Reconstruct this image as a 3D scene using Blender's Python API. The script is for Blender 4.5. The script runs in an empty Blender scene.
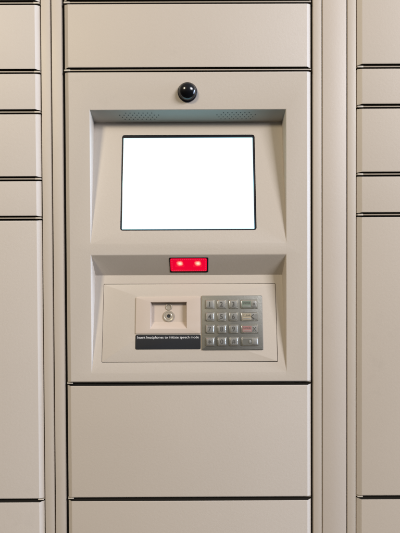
import bpy, bmesh, math, random
from mathutils import Vector, Matrix, Euler

random.seed(7)
sc = bpy.context.scene
col = sc.collection
S = 0.00157            # metres per drawing unit (one unit is about 1.6 mm on the front plane)
D = 407.0              # camera distance in units
TH = math.radians(0.75)
ROLL = math.radians(0.25)
ZC = D * math.tan(TH)
Z0 = 1.25              # height of the middle of the front above the floor

# ---------------------------------------------------------------- helpers
def ray(px, py):
    a = (px - 200.0) / D; b = (266.5 - py) / D
    return Vector((a, math.cos(TH) + b * math.sin(TH), -math.sin(TH) + b * math.cos(TH)))

def fx(px, y=0.0):      # measured across the front plane
    d = ray(px, 262); t = (D + y) / d.y; return d.x * t
def fz(py, y=0.0):
    d = ray(200, py); t = (D + y) / d.y; return ZC + d.z * t

class Panel:            # a tilted panel: u across, v up the slope, w out of it
    def __init__(s, py_bot, py_top, depth):
        s.z0 = fz(py_bot); s.z1 = fz(py_top, depth); s.depth = depth
        s.k = depth / (s.z1 - s.z0)
        s.len = math.hypot(depth, s.z1 - s.z0)
        s.up = Vector((0, depth / s.len, (s.z1 - s.z0) / s.len))
        s.out = Vector((0, -s.up.z, s.up.y))
    def v(s, py):
        d = ray(200, py)
        # ZC + t dz ; -D + t dy = k (z - z0)
        t = (D + s.k * (ZC - s.z0)) / (d.y - s.k * d.z)
        return (ZC + t * d.z - s.z0) / s.up.z
    def u(s, px, v):
        return (px - 200.0) * (D + v * s.up.y) / D
    def M(s, u=0, v=0, w=0):
        o = Vector((0, 0, s.z0)) + s.up * v + s.out * w + Vector((u, 0, 0))
        return Matrix(((1, 0, 0, o.x), (0, s.up.y, s.out.y, o.y), (0, s.up.z, s.out.z, o.z), (0, 0, 0, 1)))

FRONT = Matrix(((1, 0, 0, 0), (0, 0, -1, 0), (0, 1, 0, 0), (0, 0, 0, 1)))   # (u, v, w) on the flat front

def world_of(o):
    m = Vector((0, 0, 0))
    while o is not None:
        m = m + o.location; o = o.parent
    return m

def obj(name, bm, mats, parent=None, M=None, smooth=25):
    if M is not None: bmesh.ops.transform(bm, matrix=M, verts=bm.verts)
    for v in bm.verts: v.co = Vector((v.co.x * S, v.co.y * S, v.co.z * S + Z0))
    lo = Vector([min(v.co[i] for v in bm.verts) for i in range(3)])
    hi = Vector([max(v.co[i] for v in bm.verts) for i in range(3)])
    c = (lo + hi) / 2
    for v in bm.verts: v.co -= c
    me = bpy.data.meshes.new(name); bm.to_mesh(me); bm.free()
    for p in me.polygons: p.use_smooth = True
    me.set_sharp_from_angle(angle=math.radians(smooth))
    for m in (mats if isinstance(mats, (list, tuple)) else [mats]): me.materials.append(m)
    o = bpy.data.objects.new(name, me); col.objects.link(o)
    if parent is not None:
        o.parent = parent; o.location = c - world_of(parent)
    else: o.location = c
    return o

def thing(name, label, cat, loc, group=None):
    o = bpy.data.objects.new(name, None); col.objects.link(o)
    o.empty_display_size = 0.05
    o.location = Vector((loc[0] * S, loc[1] * S, loc[2] * S + Z0))
    o['label'] = label; o['category'] = cat
    if group: o['group'] = group
    return o

def loft(bm, rings, cap0=True, cap1=True, mi=0):
    rv = [[bm.verts.new(p) for p in r] for r in rings]
    n = len(rings[0]); fs = []
    for a, b in zip(rv, rv[1:]):
        for i in range(n):
            j = (i + 1) % n
            fs.append(bm.faces.new((a[i], a[j], b[j], b[i])))
    if cap0: fs.append(bm.faces.new(list(reversed(rv[0]))))
    if cap1: fs.append(bm.faces.new(rv[-1]))
    for f in fs: f.material_index = mi
    return fs

def rrect(u0, u1, v0, v1, r, w, seg=4):
    r = min(r, (u1 - u0) / 2 - 1e-4, (v1 - v0) / 2 - 1e-4)
    if r <= 0: return [Vector((u0, v0, w)), Vector((u1, v0, w)), Vector((u1, v1, w)), Vector((u0, v1, w))]
    pts = []
    for cx, cy, a0 in ((u1 - r, v0 + r, -90), (u1 - r, v1 - r, 0), (u0 + r, v1 - r, 90), (u0 + r, v0 + r, 180)):
        for k in range(seg + 1):
            a = math.radians(a0 + 90 * k / seg)
            pts.append(Vector((cx + r * math.cos(a), cy + r * math.sin(a), w)))
    return pts

def plate(bm, u0, u1, v0, v1, w0, w1, r=0.0, bev=0.3, mi=0, seg=4):
    """a slab from w0 up to w1 with softened front edges"""
    rings = [rrect(u0, u1, v0, v1, r, w0, seg), rrect(u0, u1, v0, v1, r, w1 - bev, seg)]
    for k in (1, 2, 3):
        a = math.radians(30 * k)
        q = bev * (1 - math.cos(a))
        rings.append(rrect(u0 + q, u1 - q, v0 + q, v1 - q, max(r - q, 0) if r > 0 else 0, w1 - bev + bev * math.sin(a), seg))
    return loft(bm, rings, mi=mi)

def circ(cx, cy, r, w, n=28):
    return [Vector((cx + r * math.cos(2 * math.pi * i / n), cy + r * math.sin(2 * math.pi * i / n), w)) for i in range(n)]

def text_into(bm, body, cx, cy, w, height=None, width=None, mi=0, stretch=1.0, fat=0.0):
    cu = bpy.data.curves.new('lettering', 'FONT'); cu.body = body; cu.size = 1.0
    cu.resolution_u = 3; cu.offset = fat
    to = bpy.data.objects.new('lettering', cu); col.objects.link(to)
    bpy.context.view_layer.update()
    me = bpy.data.meshes.new_from_object(to.evaluated_get(bpy.context.evaluated_depsgraph_get()))
    bpy.data.objects.remove(to); bpy.data.curves.remove(cu)
    xs = [v.co.x for v in me.vertices]; ys = [v.co.y for v in me.vertices]
    x0, x1, y0, y1 = min(xs), max(xs), min(ys), max(ys)
    k = (width / (x1 - x0)) if width else height / (y1 - y0)
    kx = k * stretch
    ky = k if not (height and width) else height / (y1 - y0)
    vs = [bm.verts.new(((v.co.x - (x0 + x1) / 2) * kx + cx, (v.co.y - (y0 + y1) / 2) * ky + cy, w)) for v in me.vertices]
    for p in me.polygons:
        try:
            f = bm.faces.new([vs[i] for i in p.vertices]); f.material_index = mi
            f.normal_update()
            if f.normal.z < 0: f.normal_flip()
        except ValueError: pass
    bpy.data.meshes.remove(me)

# ---------------------------------------------------------------- materials
def mat(name): 
    m = bpy.data.materials.new(name); m.use_nodes = True
    nt = m.node_tree; return m, nt, nt.nodes['Principled BSDF']

def powder(name, c, rough=0.5, bump=0.25, spec=0.5, metal=0.0, mottling=0.05, grain=1100.0, dirt=0.0):
    m, nt, b = mat(name); N = nt.nodes; L = nt.links
    geo = N.new('ShaderNodeNewGeometry')
    n1 = N.new('ShaderNodeTexNoise'); n1.inputs['Scale'].default_value = grain; n1.inputs['Detail'].default_value = 3
    n2 = N.new('ShaderNodeTexNoise'); n2.inputs['Scale'].default_value = 7; n2.inputs['Detail'].default_value = 5
    n3 = N.new('ShaderNodeTexNoise'); n3.inputs['Scale'].default_value = 260; n3.inputs['Detail'].default_value = 2
    for n in (n1, n2, n3): L.new(geo.outputs['Position'], n.inputs['Vector'])
    mx = N.new('ShaderNodeMix'); mx.data_type = 'RGBA'
    mx.inputs['A'].default_value = (*[x * (1 - mottling) for x in c], 1)
    mx.inputs['B'].default_value = (*[min(1, x * (1 + mottling)) for x in c], 1)
    ad = N.new('ShaderNodeMath'); ad.operation = 'MULTIPLY_ADD'
    L.new(n1.outputs['Fac'], ad.inputs[0]); ad.inputs[1].default_value = 0.6
    ml = N.new('ShaderNodeMath'); ml.operation = 'MULTIPLY'; ml.inputs[1].default_value = 0.45
    L.new(n2.outputs['Fac'], ml.inputs[0]); L.new(ml.outputs[0], ad.inputs[2])
    L.new(ad.outputs[0], mx.inputs['Factor'])
    if dirt:
        n4 = N.new('ShaderNodeTexNoise'); n4.inputs['Scale'].default_value = 38; n4.inputs['Detail'].default_value = 6; n4.inputs['Roughness'].default_value = 0.7
        n5 = N.new('ShaderNodeTexNoise'); n5.inputs['Scale'].default_value = 5; n5.inputs['Detail'].default_value = 2
        L.new(geo.outputs['Position'], n4.inputs['Vector']); L.new(geo.outputs['Position'], n5.inputs['Vector'])
        mm = N.new('ShaderNodeMath'); mm.operation = 'MULTIPLY'
        L.new(n4.outputs['Fac'], mm.inputs[0]); L.new(n5.outputs['Fac'], mm.inputs[1])
        r4 = N.new('ShaderNodeMapRange'); r4.inputs['From Min'].default_value = 0.33; r4.inputs['From Max'].default_value = 0.46
        r4.inputs['To Min'].default_value = 0.0; r4.inputs['To Max'].default_value = dirt
        L.new(mm.outputs[0], r4.inputs['Value'])
        m4 = N.new('ShaderNodeMix'); m4.data_type = 'RGBA'; m4.inputs['B'].default_value = (*[x * 0.55 for x in c], 1)
        L.new(mx.outputs['Result'], m4.inputs['A']); L.new(r4.outputs['Result'], m4.inputs['Factor'])
        L.new(m4.outputs['Result'], b.inputs['Base Color'])
    else:
        L.new(mx.outputs['Result'], b.inputs['Base Color'])
    b.inputs['Metallic'].default_value = metal
    b.inputs['Specular IOR Level'].default_value = spec
    rr = N.new('ShaderNodeMapRange'); rr.inputs['To Min'].default_value = rough - 0.07; rr.inputs['To Max'].default_value = rough + 0.07
    L.new(n2.outputs['Fac'], rr.inputs['Value']); L.new(rr.outputs['Result'], b.inputs['Roughness'])
    bp = N.new('ShaderNodeBump'); bp.inputs['Strength'].default_value = bump; bp.inputs['Distance'].default_value = 0.0003
    s = N.new('ShaderNodeMath'); s.operation = 'ADD'
    L.new(n1.outputs['Fac'], s.inputs[0]); L.new(n3.outputs['Fac'], s.inputs[1]); L.new(s.outputs[0], bp.inputs['Height'])
    L.new(bp.outputs['Normal'], b.inputs['Normal'])
    return m

def emit(name, c, strength, base=(0.02, 0.02, 0.02), rough=0.15):
    m, nt, b = mat(name)
    b.inputs['Base Color'].default_value = (*base, 1); b.inputs['Roughness'].default_value = rough
    b.inputs['Emission Color'].default_value = (*c, 1); b.inputs['Emission Strength'].default_value = strength
    n = nt.nodes.new('ShaderNodeTexNoise'); n.inputs['Scale'].default_value = 900
    r = nt.nodes.new('ShaderNodeMapRange'); r.inputs['To Min'].default_value = strength * 0.97; r.inputs['To Max'].default_value = strength * 1.03
    nt.links.new(n.outputs['Fac'], r.inputs['Value']); nt.links.new(r.outputs['Result'], b.inputs['Emission Strength'])
    return m

BEIGE = (0.515, 0.458, 0.396)
M_DOOR = powder('beige_powder_coat', BEIGE, 0.50, 0.28, dirt=0.10)
M_POST = powder('beige_frame_coat', (0.490, 0.431, 0.364), 0.46, 0.22, dirt=0.10)
M_KIOSK = powder('beige_kiosk_coat', (0.500, 0.446, 0.385), 0.50, 0.28, dirt=0.10)
M_FILL = powder('beige_filler_coat', (0.515, 0.456, 0.398), 0.46, 0.22, dirt=0.10)
M_PLATE = powder('pale_beige_plastic', (0.53, 0.45, 0.385), 0.42, 0.1)
M_GAPSHADE = powder('cavity_shade', (0.017, 0.015, 0.012), 0.9, 0.1, 0.1)  # near-black colour standing in for shade inside gaps and cavities
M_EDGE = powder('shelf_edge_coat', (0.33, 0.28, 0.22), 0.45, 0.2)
M_GLINT = powder('glint_tab_beige', (0.50, 0.45, 0.38), 0.4, 0.1)  # paler colour that paints the lit ends of the shelf edges
M_BLACK = powder('black_bezel', (0.005, 0.005, 0.010), 0.4, 0.05, 0.2)
M_HOLE = powder('speaker_hole_dark', (0.035, 0.038, 0.04), 0.8, 0.0)
M_LABEL = powder('charcoal_label', (0.021, 0.022, 0.025), 0.6, 0.15, 0.15)
M_WHITE = powder('white_print', (0.80, 0.80, 0.80), 0.6, 0.0)
M_KEYPAD = powder('keypad_zinc', (0.25, 0.244, 0.215), 0.42, 0.35, metal=0.8, mottling=0.14, grain=700)
M_KEY = powder('key_zinc', (0.60, 0.585, 0.535), 0.26, 0.25, metal=0.8, mottling=0.12, grain=700)
M_INK = powder('dark_key_print', (0.055, 0.052, 0.045), 0.6, 0.0)
M_GREEN = powder('green_key_print', (0.16, 0.20, 0.16), 0.5, 0.1)
M_YELLOW = powder('yellow_key_print', (0.38, 0.33, 0.24), 0.5, 0.1)
M_RED = powder('red_key_print', (0.33, 0.165, 0.155), 0.5, 0.1)
M_GREY = powder('grey_key_print', (0.12, 0.12, 0.105), 0.5, 0.1)
M_JACK = powder('jack_ring', (0.43, 0.38, 0.31), 0.3, 0.05, metal=0.3)
M_SCREEN = emit('lit_white_screen', (0.49, 0.86, 1.0), 2.0)
M_SCAN = emit('red_lit_window', (0.95, 0.0, 0.035), 0.85, base=(0.10, 0.0, 0.006))
M_SCANEDGE = emit('red_led_border', (0.95, 0.025, 0.09), 0.85)
M_SPOT = emit('warm_led_spot', (1.0, 0.62, 0.35), 1.5)

def dome_mat():
    m, nt, b = mat('black_gloss_dome')
    b.inputs['Base Color'].default_value = (0.004, 0.004, 0.005, 1)
    n = nt.nodes.new('ShaderNodeTexNoise'); n.inputs['Scale'].default_value = 90
    r = nt.nodes.new('ShaderNodeMapRange'); r.inputs['To Min'].default_value = 0.12; r.inputs['To Max'].default_value = 0.2
    nt.links.new(n.outputs['Fac'], r.inputs['Value']); nt.links.new(r.outputs['Result'], b.inputs['Roughness'])
    b.inputs['Specular IOR Level'].default_value = 0.6
    return m
M_DOME = dome_mat()

# ---------------------------------------------------------------- doors and frames
CH_W, CH_D = 4.5, 2.6      # folded side edges of a door, width and depth
PROFILE = [(1.0, 1.5, 0.0), (0.955, 0.95, 0.05), (0.88, 0.55, 0.22), (0.5, 0.22, 1.55), (0.14, 0.1, 2.85), (0.03, 0.03, 3.25), (0, 0, 3.7), (0, 0, None)]
def door_rings(x0, x1, z0, z1, back=4.6):
    out = []
    for a, h, y in PROFILE:
        y = back if y is None else y * CH_D / 3.4
        ax = CH_W * a
        out.append([Vector((x0 + ax, y, z0 + h)), Vector((x1 - ax, y, z0 + h)), Vector((x1 - ax, y, z1 - h)), Vector((x0 + ax, y, z1 - h))])
    return out
def shade_returns(bm, depth=None):
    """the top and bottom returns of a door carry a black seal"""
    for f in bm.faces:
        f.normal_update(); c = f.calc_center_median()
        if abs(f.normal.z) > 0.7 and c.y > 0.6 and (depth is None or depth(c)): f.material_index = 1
def door(parent, x0, x1, z0, z1, label=None):
    bm = bmesh.new()
    loft(bm, list(reversed(door_rings(x0, x1, z0, z1))))
    bmesh.ops.recalc_face_normals(bm, faces=bm.faces)
    shade_returns(bm)
    o = obj('door', bm, [M_DOOR, M_GAPSHADE], parent, smooth=20)
    # every sheet-metal door hangs a hair differently
    o.rotation_euler = (random.uniform(-.0016, .0016), random.uniform(-.0009, .0009), random.uniform(-.0016, .0016))
    if label: o['label'] = label
    return o

def box(bm, x0, x1, y0, y1, z0, z1, bev=0.0, mi=0):
    vs = [bm.verts.new((x, y, z)) for x in (x0, x1) for y in (y0, y1) for z in (z0, z1)]
    fs = [bm.faces.new([vs[i] for i in q]) for q in ((0, 1, 3, 2), (4, 6, 7, 5), (0, 4, 5, 1), (2, 3, 7, 6), (0, 2, 6, 4), (1, 5, 7, 3))]
    for f in fs: f.material_index = mi
    bmesh.ops.recalc_face_normals(bm, faces=fs)
    if bev:
        es = list({e for f in fs for e in f.edges if all(abs(v.co.y - y0) < 1e-6 for v in e.verts)})
        bmesh.ops.bevel(bm, geom=es, offset=bev, segments=3, affect='EDGES', profile=0.5)

TOP, BOT = fz(-70), fz(640)
def post(parent, pa, pb, y=1.9, m=None, name='post', bev=0.4):
    bm = bmesh.new(); box(bm, fx(pa, y), fx(pb, y), y, 40, BOT, TOP, bev)
    return obj(name, bm, m or M_POST, parent)

def shelf_edge(parent, pa, pb, py, glint_l, glint_r, depth=None):
    """the folded front of the shelf between two doors, with an added pale tab where the doors' folded sides leave a notch"""
    z = fz(py)
    low = py > 300                       # the lower shelves sit further back
    depth = 2.9 if low else 1.0
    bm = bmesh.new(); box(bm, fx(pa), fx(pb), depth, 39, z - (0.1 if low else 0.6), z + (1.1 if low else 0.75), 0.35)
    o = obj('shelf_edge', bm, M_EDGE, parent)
    for on, a in ((glint_l, pa), (glint_r, pb)):
        if not on: continue
        sgn = 1 if a == pa else -1
        xa = fx(a) + sgn * 0.6; xb = xa + sgn * 5.5
        bm = bmesh.new(); box(bm, min(xa, xb), max(xa, xb), 0.75, 1.5 if low else 0.95, z - 0.2 if low else z - 0.75, z + 0.9, 0.4)
        obj('glint_tab', bm, M_GLINT, o)
    return o

def carcass(parent, pa, pb, hollow=None):
    """the body behind the doors, near-black to stand in for shade in the gaps; hollow = heights between which it stands back to take the kiosk"""
    bm = bmesh.new(); box(bm, fx(pa), fx(pb), 40.05, 260, BOT, TOP)
    a, b = fx(pa) + 0.2, fx(pb) - 0.2
    if hollow is None: box(bm, a, b, 5.2, 40, BOT + 0.2, TOP - 0.2)
    else:
        box(bm, a, b, 5.2, 40, BOT + 0.2, hollow[0]); box(bm, a, b, 5.2, 40, hollow[1], TOP - 0.2)
        for c, d in ((a, fx(65.9) - 0.3), (fx(311.4) + 0.3, b)): box(bm, c, d, 5.2, 40, hollow[0] + .1, hollow[1] - .1)
    obj('carcass', bm, M_GAPSHADE, parent)

def column(t, pa, pb, gaps, left_glint, right_glint, labels, half=1.95, low=1.55, skip=()):
    """doors between x pa..pb, parted at the heights in gaps"""
    ys = [-68] + list(gaps) + [638]
    for i, (a, b) in enumerate(zip(ys, ys[1:])):
        if i in skip: continue
        za, zb = fz(a) - (low if a > 300 else half), fz(b) + (low if b > 300 else half)
        door(t, fx(pa), fx(pb), zb, za, labels.get(i))
    for g in gaps: shelf_edge(t, pa - 0.5 if left_glint else pa, pb + 0.5 if right_glint else pb, g, left_glint, right_glint)

# left column: its doors end at x = 41, its post stands right of them
tl = thing('parcel_locker', 'beige steel locker column left of the kiosk, doors with a bright right-hand edge', 'locker', (fx(-20), 0, BOT), 'locker columns')
column(tl, -110, 41.2, [1.6, 70.6, 111.0, 178.0, 217.4, 499.8], False, True,
       {2: 'short blank door, second shortest of its column', 4: 'shortest blank door of the left column', 5: 'tall blank door of the left column'})
post(tl, 43.2, 52.2)
carcass(tl, -116, 52.2)

# right column
tr = thing('parcel_locker', 'beige steel locker column right of the kiosk behind the plain filler strip', 'locker', (fx(430), 0, BOT), 'locker columns')
column(tr, 357.8, 510, [-14, 66.9, 106.9, 174.8, 215.4, 498.2], True, False,
       {2: 'short blank door between two taller doors', 4: 'shortest blank door of the right column', 5: 'tall blank door of the right column'})
post(tr, 347.5, 355.9)
carcass(tr, 347.5, 514)

# middle column round the kiosk
tm = thing('parcel_locker', 'beige steel locker column in the middle, its blank doors above and below the kiosk', 'locker', (fx(188), 0, BOT), 'locker columns')
column(tm, 65.9, 311.4, [1.3, 69.4, 383.4, 498.8], True, False, {1: 'wide blank door above the kiosk', 3: 'wide blank door below the kiosk'}, skip=(2,))
post(tm, 53.7, 63.6)
post(tm, 313.2, 321.7)
carcass(tm, 53.7, 321.7, (fz(383.4) + 1.2, fz(69.4) - 1.2))

# filler strip between the middle and the right column
bm = bmesh.new(); box(bm, fx(322.7, 1.4), fx(346.4, 1.4), 1.4, 60, BOT, TOP, 0.45)
fs = obj('filler_strip', bm, M_FILL)
fs['label'] = 'plain narrow beige filler strip running full height right of the kiosk column'; fs['category'] = 'filler strip'

# ---------------------------------------------------------------- kiosk
PA = Panel(243.2, 122.3, 17.5)
PB = Panel(372.5, 275.0, 14.5)
kx0, kx1 = fx(65.9), fx(311.4)
kz1, kz0 = fz(69.4) - 1.95, fz(383.4) + 1.55
L, R = fx(91.2), fx(286.0)
zAt, zAb, zBt, zBb = fz(109.6), PA.z0, fz(254.6), PB.z0
kiosk = thing('kiosk', 'beige locker kiosk panel with a lit blank white screen above a metal keypad', 'kiosk', (fx(188), 0, kz0))

bm = bmesh.new()
# outer skin with the same folded sides as a door
rings = door_rings(kx0, kx1, kz0, kz1, 20.0)
rv = [[bm.verts.new(p) for p in r] for r in rings]
for a, b in zip(rv, rv[1:]):
    for i in range(4):
        j = (i + 1) % 4; bm.faces.new((a[j], a[i], b[i], b[j]))
o4 = rv[0]            # bl, br, tr, tl of the flat front
fX0, fX1, fZ0, fZ1 = rings[0][0].x, rings[0][1].x, rings[0][0].z, rings[0][2].z
xs = [fX0, L, R, fX1]; zs = [fZ0, zBb, zBt, zAb, zAt, fZ1]
grid = {}
for i, x in enumerate(xs):
    for j, z in enumerate(zs): grid[i, j] = bm.verts.new((x, 0, z))
for i in range(3):
    for j in range(5):
        if i == 1 and j in (1, 3): continue
        bm.faces.new((grid[i, j], grid[i + 1, j], grid[i + 1, j + 1], grid[i, j + 1]))
bmesh.ops.remove_doubles(bm, verts=list(bm.verts), dist=1e-4)
bev_edges = []
def vert(co):
    co = Vector(co)
    for v in bm.verts:
        if (v.co - co).length < 1e-4: return v
    return bm.verts.new(co)

def recess(P, zt, zb, hole, hole_depth):
    """tilted back, sloping ceiling and two wedge-shaped cheeks; hole = u0,u1,v0,v1 cut through the back"""
    z1 = P.z1; dep = P.depth
    fl, fr, bl, br = vert((L, 0, zt)), vert((R, 0, zt)), vert((L, 0, zb)), vert((R, 0, zb))
    kl, kr = vert(((95.6 - 200) * (D + dep) / D, dep, z1)), vert(((281.9 - 200) * (D + dep) / D, dep, z1))   # the cheeks lean in a little
    bm.faces.new((fl, fr, kr, kl))                       # ceiling
    bm.faces.new((bl, fl, kl)); bm.faces.new((fr, br, kr))  # cheeks
    u0, u1, v0, v1, hr = hole
    m = P.M()
    ring = [vert(m @ p) for p in rrect(u0, u1, v0, v1, hr, 0, 4)]
    back = [vert(m @ p) for p in rrect(u0, u1, v0, v1, hr, -hole_depth, 4)]
    n = len(ring)
    for i in range(n): bm.faces.new((ring[i], ring[(i + 1) % n], back[(i + 1) % n], back[i]))
    q = n // 4; cor = [br, kr, kl, bl]                   # matching rrect corner order: br, tr, tl, bl
    for c in range(4):
        seg = ring[c * q:(c + 1) * q]
        for a, b in zip(seg, seg[1:]): bm.faces.new((cor[c], b, a))
        nxt = ring[((c + 1) * q) % n]
        bm.faces.new((cor[c], cor[(c + 1) % 4], nxt, seg[-1]))
    for a, b in ((fl, fr), (bl, fl), (fr, br)):
        bev_edges.append(bm.edges.get((a, b)))
    soft.append(bm.edges.get((bl, br)))
soft = []

# screen opening on the upper back
sv0, sv1 = PA.v(230.3), PA.v(134.8)
vm = (sv0 + sv1) / 2
su0, su1 = PA.u(121.6, vm), PA.u(255.8, vm)
recess(PA, zAt, zAb, (su0, su1, sv0, sv1, 2.6), 3.2)
# control plate opening on the lower back
cv0, cv1 = PB.v(362.2), PB.v(283.6)
vm2 = (cv0 + cv1) / 2
cu0, cu1 = PB.u(102.2, vm2), PB.u(276.6, vm2)
recess(PB, zBt, zBb, (cu0, cu1, cv0, cv1, 0.9), 3.0)
bmesh.ops.recalc_face_normals(bm, faces=bm.faces)
bmesh.ops.bevel(bm, geom=[e for e in bev_edges if e], offset=0.85, segments=3, affect='EDGES', profile=0.5)
# make sure the front looks outward
f = min(bm.faces, key=lambda f: (f.calc_center_median() - Vector((0, 0, (zBt + zAb) / 2))).length)
if f.normal.y > 0: bmesh.ops.reverse_faces(bm, faces=list(bm.faces))
shade_returns(bm, lambda c: abs(c.z - kz0) < 1 or abs(c.z - kz1) < 1)
obj('housing', bm, [M_KIOSK, M_GAPSHADE], kiosk, smooth=22)
# back box behind the openings
bm = bmesh.new(); box(bm, kx0 + 1, kx1 - 1, 27, 39.5, kz0 + 1, kz1 - 1)
obj('back_box', bm, M_GAPSHADE, kiosk)

# --- screen
bm = bmesh.new()
plate(bm, su0 + 0.12, su1 - 0.12, sv0 + 0.12, sv1 - 0.12, -3.0, -0.9, 2.4, 0.15)
scr = obj('screen', bm, M_BLACK, kiosk, PA.M())
scr['label'] = 'blank lit white screen in a thin black bezel'
bm = bmesh.new()
plate(bm, su0 + 1.7, su1 - 2.2, sv0 + 1.5, sv1 - 2.9, -0.88, -0.80, 0.5, 0.02)
obj('display', bm, M_SCREEN, scr, PA.M())

# --- camera dome above the screen
bm = bmesh.new()
cx, cz = fx(188.3), fz(92.3)
rings = [circ(cx, cz, 9.7, 0.05, 40), circ(cx, cz, 9.7, 1.2, 40), circ(cx, cz, 9.3, 1.6, 40)]
loft(bm, rings)
dm = obj('camera_dome', bm, M_BLACK, kiosk, FRONT); dm['label'] = 'glossy black camera dome above the screen'
bm = bmesh.new()
rings = [circ(cx, cz, 9.0 * math.cos(a), 1.55 + 7.6 * math.sin(a), 40) for a in [math.radians(90 * k / 12) for k in range(12)]] 
rings.append(circ(cx, cz, 0.05, 9.15, 40))
loft(bm, rings)
obj('lens_dome', bm, M_DOME, dm, FRONT, smooth=40)

# --- speaker grilles in the sloping ceiling of the upper recess
ceil_a = Vector((0, 0, zAt)); ceil_b = Vector((0, PA.depth, PA.z1))
cd = (ceil_b - ceil_a); clen = cd.length; cd.normalize()
cn = Vector((0, cd.z, -cd.y))
if cn.z > 0: cn = -cn
def ceil_M(a, w=0.0):
    o = ceil_a + cd * a + cn * w
    # u along +x, v toward the front (so that u x v = outward)
    return Matrix(((1, 0, 0, o.x), (0, -cd.y, cn.y, o.y), (0, -cd.z, cn.z, o.z), (0, 0, 0, 1)))
for pa_, pb_ in ((121.0, 159.5), (217.5, 255.5)):
    bm = bmesh.new()
    x0, x1 = fx(pa_, 8), fx(pb_, 8)
    n = 9; step = (x1 - x0) / n
    for r in range(4):
        for i in range(n + (r % 2)):
            if r in (0, 3) and (i == 0 or i == n - 1 + (r % 2)): continue
            u = x0 + step * (i + (0.5 if r % 2 == 0 else 0.0)); v = 4.6 - r * 3.0
            vs = [bm.verts.new(p) for p in circ(u, v, 0.62, 0.0, 12)]
            bm.faces.new(vs)
    obj('speaker_grille', bm, M_HOLE, kiosk, ceil_M(9.2, 0.03))

# --- red scanner window in the sloping ceiling of the lower recess
lc_a = Vector((0, 0, zBt)); lc_b = Vector((0, PB.depth, PB.z1))
ld = lc_b - lc_a; lclen = ld.length; ld.normalize()
ln = Vector((0, ld.z, -ld.y))
if ln.y > 0: ln = -ln
def lc_param(py):
    d = ray(200, py); k = ld.z / ld.y
    t = (lc_a.z - ZC + k * D) / (d.z - k * d.y) if False else None
    # solve ZC + t dz = zBt + k (-D + t dy)
    t = (lc_a.z - k * D - ZC) / (d.z - k * d.y)
    return (-D + t * d.y) / ld.y
a_top, a_bot = lc_param(257.4), lc_param(272.2)
yy = ((a_top + a_bot) / 2) * ld.y
w0, w1 = fx(169.6, yy), fx(208.2, yy)
o = lc_a + ld * ((a_top + a_bot) / 2)
MS = Matrix(((1, 0, 0, o.x), (0, -ld.y, ln.y, o.y), (0, -ld.z, ln.z, o.z), (0, 0, 0, 1)))
hh = abs(a_bot - a_top) / 2; wc = (w0 + w1) / 2; hw = (w1 - w0) / 2
bm = bmesh.new()
plate(bm, w0, w1, -hh, hh, -0.5, 0.35, 1.0, 0.2)
sw = obj('scanner_window', bm, M_BLACK, kiosk, MS); sw['label'] = 'glowing red scanner window in a black surround'
bm = bmesh.new()
plate(bm, w0 + 0.9, w1 - 1.3, -hh + 1.7, hh - 0.9, 0.36, 0.5, 1.6, 0.05)
obj('red_window', bm, M_SCAN, sw, MS)
bm = bmesh.new()
for i in range(17):
    u = w0 + 2.6 + i * (w1 - w0 - 5.2) / 16
    for v in (-hh + 2.7, hh - 2.0):
        bm.faces.new([bm.verts.new(p) for p in circ(u, v, 0.55, 0.53, 8)])
for i in range(1, 6):
    v = -hh + 2.7 + i * (2 * hh - 4.7) / 6
    for u in (w0 + 2.6, w1 - 2.6):
        bm.faces.new([bm.verts.new(p) for p in circ(u, v, 0.55, 0.53, 8)])
obj('led_border', bm, M_SCANEDGE, sw, MS)
def spot_mat():
    m, nt, b = mat('led_glow'); N = nt.nodes; L = nt.links
    tc = N.new('ShaderNodeTexCoord'); mp = N.new('ShaderNodeMapping'); mp.inputs['Location'].default_value = (-1, -1, -1); mp.inputs['Scale'].default_value = (2, 2, 2)
    vl = N.new('ShaderNodeVectorMath'); vl.operation = 'LENGTH'
    L.new(tc.outputs['Generated'], mp.inputs['Vector'])
    nz = N.new('ShaderNodeTexNoise'); nz.inputs['Scale'].default_value = 2.2
    mx = N.new('ShaderNodeMix'); mx.data_type = 'VECTOR'; mx.inputs['Factor'].default_value = 0.0
    sep = N.new('ShaderNodeSeparateXYZ'); cmb = N.new('ShaderNodeCombineXYZ')
    L.new(mp.outputs['Vector'], sep.inputs[0]); L.new(sep.outputs['X'], cmb.inputs['X']); L.new(sep.outputs['Z'], cmb.inputs['Y'])
    L.new(cmb.outputs[0], vl.inputs[0])
    ad = N.new('ShaderNodeMath'); ad.operation = 'MULTIPLY_ADD'; ad.inputs[1].default_value = 0.5
    L.new(tc.outputs['Generated'], nz.inputs['Vector']); L.new(nz.outputs['Fac'], ad.inputs[0]); L.new(vl.outputs['Value'], ad.inputs[2])
    cr = N.new('ShaderNodeValToRGB'); e = cr.color_ramp.elements
    e[0].position = 0.35; e[0].color = (1.0, 0.86, 0.62, 1)
    e[1].position = 1.2; e[1].color = (0.84, 0.0, 0.032, 1)
    k = e.new(0.72); k.color = (1.0, 0.30, 0.20, 1)
    L.new(ad.outputs[0], cr.inputs['Fac']); L.new(cr.outputs['Color'], b.inputs['Emission Color'])
    b.inputs['Base Color'].default_value = (0.2, 0, 0.01, 1); b.inputs['Emission Strength'].default_value = 1.0
    return m
M_SPOT = spot_mat()
for u in (wc - 9.2, wc + 9.0):
    bm = bmesh.new()
    pts = [Vector((u + x * 1.05, hh * .16 + y * hh * .55, 0.55)) for x, y in ((-4.2, -.75), (4.2, -.75), (4.6, -.35), (3.6, .05), (2.9, .9), (1.2, 1.0), (0, .75), (-1.2, 1.0), (-2.9, .9), (-3.6, .05), (-4.6, -.35))]
    bm.faces.new([bm.verts.new(p) for p in pts])
    obj('led_spot', bm, M_SPOT, sw, MS)

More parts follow.
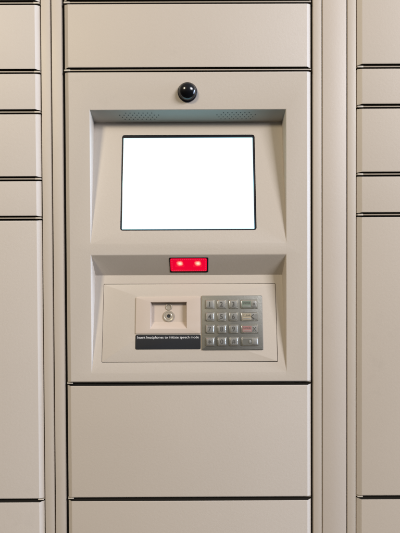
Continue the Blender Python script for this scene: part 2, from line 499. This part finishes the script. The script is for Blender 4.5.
# --- headphone socket plate: a raised plate with a recess that slopes out at its foot
def ub(px, v): return PB.u(px, v)
pv0, pv1 = PB.v(333.6), PB.v(296.8); pm = (pv0 + pv1) / 2
pu0, pu1 = ub(135.6, pm), ub(200.2, pm)
iv0, iv1 = PB.v(328.6), PB.v(301.8)
iu0, iu1 = ub(150.2, pm), ub(186.6, pm)
def bridge_ring(bm, ring, inner):
    """fill between a rounded ring (br, tr, tl, bl corner arcs) and four inner corners in the same order"""
    n = len(ring) // 4
    for c in range(4):
        seg = ring[c * n:(c + 1) * n]
        for a, b in zip(seg, seg[1:]): bm.faces.new((inner[c], a, b))
        bm.faces.new((inner[c], seg[-1], ring[((c + 1) * n) % len(ring)], inner[(c + 1) % 4]))
# control plate, opened behind the socket plate
bm = bmesh.new()
cp = (cu0 + 0.4, cu1 - 0.5, cv0 + 0.55, cv1 - 0.4)
rr_ = []
for q, w_ in ((0, -2.6), (0, -.22), (.03, -.11), (.11, -.03), (.22, 0.0)):
    rr_.append([bm.verts.new(p) for p in rrect(cp[0] + q, cp[1] - q, cp[2] + q, cp[3] - q, .7 - q, w_, 4)])
for a, b in zip(rr_, rr_[1:]):
    for k in range(20): bm.faces.new((a[k], a[(k + 1) % 20], b[(k + 1) % 20], b[k]))
inn = [bm.verts.new(p) for p in (Vector((iu1 + 2, iv0 - 2, 0)), Vector((iu1 + 2, iv1 + 2, 0)), Vector((iu0 - 2, iv1 + 2, 0)), Vector((iu0 - 2, iv0 - 2, 0)))]
inb = [bm.verts.new(v.co + Vector((0, 0, -2.6))) for v in inn]
bridge_ring(bm, rr_[-1], inn)
for k in range(4): bm.faces.new((inn[k], inn[(k + 1) % 4], inb[(k + 1) % 4], inb[k]))
bmesh.ops.recalc_face_normals(bm, faces=bm.faces)
obj('control_plate', bm, M_KIOSK, kiosk, PB.M())
bm = bmesh.new()
H = 1.3; dpt = -4.6
outer = [rrect(pu0, pu1, pv0, pv1, 1.2, 0.03, 4), rrect(pu0, pu1, pv0, pv1, 1.2, H - .45, 4)]
for k in (1, 2, 3):
    a = math.radians(30 * k); q = .45 * (1 - math.cos(a))
    outer.append(rrect(pu0 + q, pu1 - q, pv0 + q, pv1 - q, 1.2 - q, H - .45 + .45 * math.sin(a), 4))
loft(bm, outer, cap0=False, cap1=False)
bm.verts.ensure_lookup_table()
orv = list(bm.verts)[-20:]
irv = [bm.verts.new(p) for p in (Vector((iu1, iv0, H)), Vector((iu1, iv1, H)), Vector((iu0, iv1, H)), Vector((iu0, iv0, H)))]
bridge_ring(bm, orv, irv)
s = 1.2; foot = 7.0
bk = [bm.verts.new(p) for p in (Vector((iu1 - s, iv0 + foot, dpt)), Vector((iu1 - s, iv1 - s, dpt)), Vector((iu0 + s, iv1 - s, dpt)), Vector((iu0 + s, iv0 + foot, dpt)))]
for c in range(4): bm.faces.new((irv[c], irv[(c + 1) % 4], bk[(c + 1) % 4], bk[c]))
bm.faces.new(bk)
bmesh.ops.recalc_face_normals(bm, faces=bm.faces)
sp = obj('socket_plate', bm, M_PLATE, kiosk, PB.M()); sp['label'] = 'raised beige plate with a recessed headphone socket'
FL = dpt
jv = PB.v(316.0); ju = ub(168.2, jv)
def ring_part(name, u, v, ro, ri, h, m, hole=None):
    bm = bmesh.new()
    rings = [circ(u, v, ro, FL + .02), circ(u, v, ro, FL + h - .35), circ(u, v, ro - .15, FL + h - .1), circ(u, v, ro - .4, FL + h),
             circ(u, v, ri + .3, FL + h), circ(u, v, ri + .08, FL + h - .15), circ(u, v, ri, FL + h - .5), circ(u, v, ri, FL + .06)]
    loft(bm, rings, cap0=False, cap1=hole is None)
    bmesh.ops.recalc_face_normals(bm, faces=bm.faces)
    p = obj(name, bm, m, sp, PB.M())
    if hole:
        bm = bmesh.new(); bm.faces.new([bm.verts.new(q) for q in circ(u, v, ri + .05, FL + .08)])
        return p, bm
    return p, None
# round indicator above, socket below with its dark hole
ring_part('indicator_ring', ub(168.2, PB.v(306.7)), PB.v(306.7), 3.5, 2.3, 0.8, M_JACK)
bm = bmesh.new(); u, v = ju, jv
rings = [circ(u, v, 5.9, FL + .03), circ(u, v, 5.9, FL + .9), circ(u, v, 5.6, FL + 1.25), circ(u, v, 4.6, FL + 1.3), circ(u, v, 4.2, FL + 1.1), circ(u, v, 3.6, FL + 1.05),
         circ(u, v, 3.2, FL + 1.25), circ(u, v, 2.1, FL + 1.25), circ(u, v, 1.8, FL + 1.0)]
loft(bm, rings, cap0=False, cap1=False)
hole_rings = [circ(u, v, 1.8, FL + 1.0), circ(u, v, 1.7, FL + .08)]
loft(bm, hole_rings, cap0=False, cap1=True, mi=1)
obj('headphone_socket', bm, [M_JACK, M_HOLE], sp, PB.M())

# --- charcoal instruction label
lv0, lv1 = PB.v(349.2), PB.v(334.5); lm = (lv0 + lv1) / 2
lu0, lu1 = ub(135.0, lm), ub(200.3, lm)
bm = bmesh.new()
plate(bm, lu0, lu1, lv0, lv1, 0.03, 0.5, 1.3, 0.2)
tv = PB.v(337.5)
text_into(bm, 'Insert headphones to initiate speech mode', (lu0 + lu1) / 2, tv, 0.52, width=(lu1 - lu0) - 3.6, mi=1, fat=-0.005)
lb = obj('instruction_label', bm, [M_LABEL, M_WHITE], kiosk, PB.M())
lb['label'] = 'charcoal label reading Insert headphones to initiate speech mode'

# --- keypad
qv0, qv1 = PB.v(350.0), PB.v(295.6); qm = (qv0 + qv1) / 2
qu0, qu1 = ub(201.5, qm), ub(262.2, qm)
bm = bmesh.new()
plate(bm, qu0, qu1, qv0, qv1, 0.03, 1.2, 0.8, 0.35)
kp = obj('keypad', bm, M_KEYPAD, kiosk, PB.M()); kp['label'] = 'grey metal keypad of sixteen keys'
KW = 1.2
def key_shell(bm, u0, u1, v0, v1, h=2.3, t=1.45):
    rings = [rrect(u0 - .15, u1 + .15, v0 - .15, v1 + .15, .9, KW + .02), rrect(u0, u1, v0, v1, .9, KW + .35),
             rrect(u0 + t * .55, u1 - t * .55, v0 + t * .55, v1 - t * .55, .8, KW + h * .8), rrect(u0 + t * .8, u1 - t * .8, v0 + t * .8, v1 - t * .8, .8, KW + h * .95), rrect(u0 + t * 1.2, u1 - t * 1.2, v0 + t * 1.2, v1 - t * 1.2, .6, KW + h)]
    loft(bm, rings, mi=0)
cols = [(205.2, 214.2), (217.0, 226.0), (228.8, 237.9)]
rows = [(300.0, 308.9), (312.4, 321.2), (324.8, 333.4), (337.4, 346.0)]
legend = ['123', '456', '789', '*0#']
for r, (ya, yb) in enumerate(rows):
    v0, v1 = PB.v(yb), PB.v(ya); vv = (v0 + v1) / 2
    for c, (xa, xb) in enumerate(cols):
        u0, u1 = ub(xa, qm), ub(xb, qm)
        bm = bmesh.new(); key_shell(bm, u0, u1, v0, v1)
        ch = legend[r][c]
        uc = (u0 + u1) / 2 - .35
        if ch == '*':
            for k in range(3):
                a = math.radians(60 * k + 90); d = Vector((math.cos(a), math.sin(a), 0)); p = Vector((-d.y, d.x, 0)) * .32
                o_ = Vector((uc, vv, KW + 2.33 + .002 * k))
                f = bm.faces.new([bm.verts.new(o_ + q) for q in (-d * 2.1 - p, d * 2.1 - p, d * 2.1 + p, -d * 2.1 + p)]); f.material_index = 1
        else:
            text_into(bm, ch, uc, vv, KW + 2.33, height=4.9 if ch != '#' else 4.4, mi=1, fat=0.02)
        if ch == '5':      # the raised locating bar round the middle key's figure
            plate(bm, uc - 1.5, uc + 1.5, v0 + 1.1, v0 + 1.6, KW + 2.2, KW + 2.7, .1, .1)
        obj('key', bm, [M_KEY, M_INK], kp, PB.M())
    # the wide function key of the row
    u0, u1 = ub(240.7, qm), ub(257.6, qm)
    bm = bmesh.new(); key_shell(bm, u0, u1, v0, v1)
    tint = [M_GREEN, M_YELLOW, M_RED, M_GREY][r]
    top = KW + 2.3
    us = u0 + (u1 - u0) * .60
    bm.faces.new([bm.verts.new(p) for p in rrect(u0 + 1.25, us, v0 + 1.3, v1 - 1.3, .3, top + .02)]).material_index = 2
    if r < 3:
        text_into(bm, ['ENTER', 'CLEAR', 'CANCEL'][r], (u0 + 1.25 + us) / 2, vv + 1.0, top + .05, width=(us - u0 - 1.25) * .86, height=2.1, mi=1, fat=0.02)
        plate(bm, u0 + 1.9, us - .7, v0 + 1.9, v0 + 2.9, top + .02, top + .12, .1, .03, mi=0)
    uc = (us + u1 - 1.2) / 2
    if r == 0:
        plate(bm, us + .2, u1 - 1.5, v0 + 1.4, v1 - 1.4, top, top + .35, 1.2, .2)
        for ro, ri in ((1.25, .65),):
            a = [bm.verts.new(p) for p in circ(uc, vv, ro, top + .38, 16)]; b = [bm.verts.new(p) for p in circ(uc, vv, ri, top + .38, 16)]
            for i in range(16): bm.faces.new((a[i], a[(i + 1) % 16], b[(i + 1) % 16], b[i])).material_index = 1
    elif r == 1:
        tri = [Vector((us + .1, vv, 0)), Vector((u1 - 1.4, v0 + 1.3, 0)), Vector((u1 - 1.4, v1 - 1.3, 0))]
        loft(bm, [[Vector((p.x, p.y, top)) for p in tri], [Vector((p.x, p.y, top + .3)) for p in tri]])
        for sgn in (1, -1):
            a = Vector((us - 0.2, vv, top + .33)); b = Vector((us + 2.7, vv + sgn * 2.4, top + .33 + .002 * sgn)); p = Vector((0, .45, 0))
            bm.faces.new([bm.verts.new(q) for q in (a - p, b - p, b + p, a + p)]).material_index = 1
    elif r == 2:
        for k, sgn in enumerate((1, -1)):
            a = Vector((uc - 1.7, vv - sgn * 2.1, top + .06 + .003 * k)); b = Vector((uc + 1.7, vv + sgn * 2.1, top + .06 + .003 * k)); p = Vector((.42, 0, 0))
            bm.faces.new([bm.verts.new(q) for q in (a - p, b - p, b + p, a + p)]).material_index = 1
    else:
        plate(bm, us + .2, u1 - 1.5, v0 + 1.4, v1 - 1.4, top, top + .35, .6, .2)
        plate(bm, us - 3.1, us - .8, vv - 1.7, vv + 1.5, top + .02, top + .4, 1.0, .2)
    bmesh.ops.recalc_face_normals(bm, faces=[f for f in bm.faces if f.material_index == 0])
    ko = obj('key', bm, [M_KEY, M_INK, tint], kp, PB.M())
    ko['label'] = ['wide key marked ENTER on green', 'wide key marked CLEAR on yellow', 'wide key marked CANCEL on red', 'wide key with a blank grey marking'][r]

# ---------------------------------------------------------------- camera
cam = bpy.data.cameras.new('camera'); co = bpy.data.objects.new('camera', cam); col.objects.link(co)
cam.sensor_fit = 'VERTICAL'; cam.sensor_height = 24.0
cam.lens = 24.0 * D / 533.0
cam.clip_start = 0.01; cam.clip_end = 50
co.location = (0, -D * S, ZC * S + Z0)
R_ = Matrix.Rotation(math.pi / 2 - TH, 4, 'X') @ Matrix.Rotation(-ROLL, 4, 'Z')
co.rotation_euler = R_.to_euler()
sc.camera = co

# ---------------------------------------------------------------- light
w = bpy.data.worlds.new('World'); sc.world = w; w.use_nodes = True
nt = w.node_tree; bg = nt.nodes['Background']
# soft surroundings: a warm hall on the left and overhead, a cooler one on the right, darker low down
tc = nt.nodes.new('ShaderNodeTexCoord'); sx = nt.nodes.new('ShaderNodeSeparateXYZ')
nt.links.new(tc.outputs['Generated'], sx.inputs[0])
def rng(sock, a, b, c, d):
    m = nt.nodes.new('ShaderNodeMapRange'); m.interpolation_type = 'SMOOTHSTEP'
    for k, q in zip(('From Min', 'From Max', 'To Min', 'To Max'), (a, b, c, d)): m.inputs[k].default_value = q
    nt.links.new(sock, m.inputs['Value']); return m.outputs['Result']
cr = nt.nodes.new('ShaderNodeValToRGB')
cr.color_ramp.elements[0].color = (0.80, 0.68, 0.52, 1); cr.color_ramp.elements[1].color = (0.78, 0.90, 1.08, 1)
nt.links.new(rng(sx.outputs['X'], -1, 1, 0, 1), cr.inputs['Fac']); nt.links.new(cr.outputs['Color'], bg.inputs['Color'])
nt.links.new(rng(sx.outputs['Z'], -0.35, 0.75, 0.035, 0.34), bg.inputs['Strength'])

def area(name, loc, target, sx_, sy_, energy, color):
    l = bpy.data.lights.new(name, 'AREA'); l.shape = 'RECTANGLE'; l.size = sx_; l.size_y = sy_; l.energy = energy; l.color = color
    o = bpy.data.objects.new(name, l); col.objects.link(o); o.location = loc
    o.rotation_euler = (Vector(target) - Vector(loc)).to_track_quat('-Z', 'Y').to_euler()
    return o
def polar(az, el, d):
    a, e = math.radians(az), math.radians(el)
    return (d * math.sin(a) * math.cos(e), -d * math.cos(a) * math.cos(e), Z0 + d * math.sin(e))
C = (0, 0, Z0)
area('warm_ceiling_lamp', polar(-34, 32, 4.2), C, 0.75, 0.65, 92, (1.0, 0.86, 0.62))
area('window_light', polar(47, 28, 6.5), C, 2.4, 1.9, 395, (0.97, 0.96, 1.02))
area('fold_fill_lamp', polar(87, 8, 5.0), C, 0.42, 2.4, 240, (0.70, 0.88, 1.2))  # added cold grazing lamp that whitens the right-facing folds

sc.view_settings.view_transform = 'Standard'; sc.view_settings.look = 'None'
sc.view_settings.exposure = 0; sc.view_settings.gamma = 1
sc.render.engine = 'CYCLES'
sc.cycles.use_denoising = True
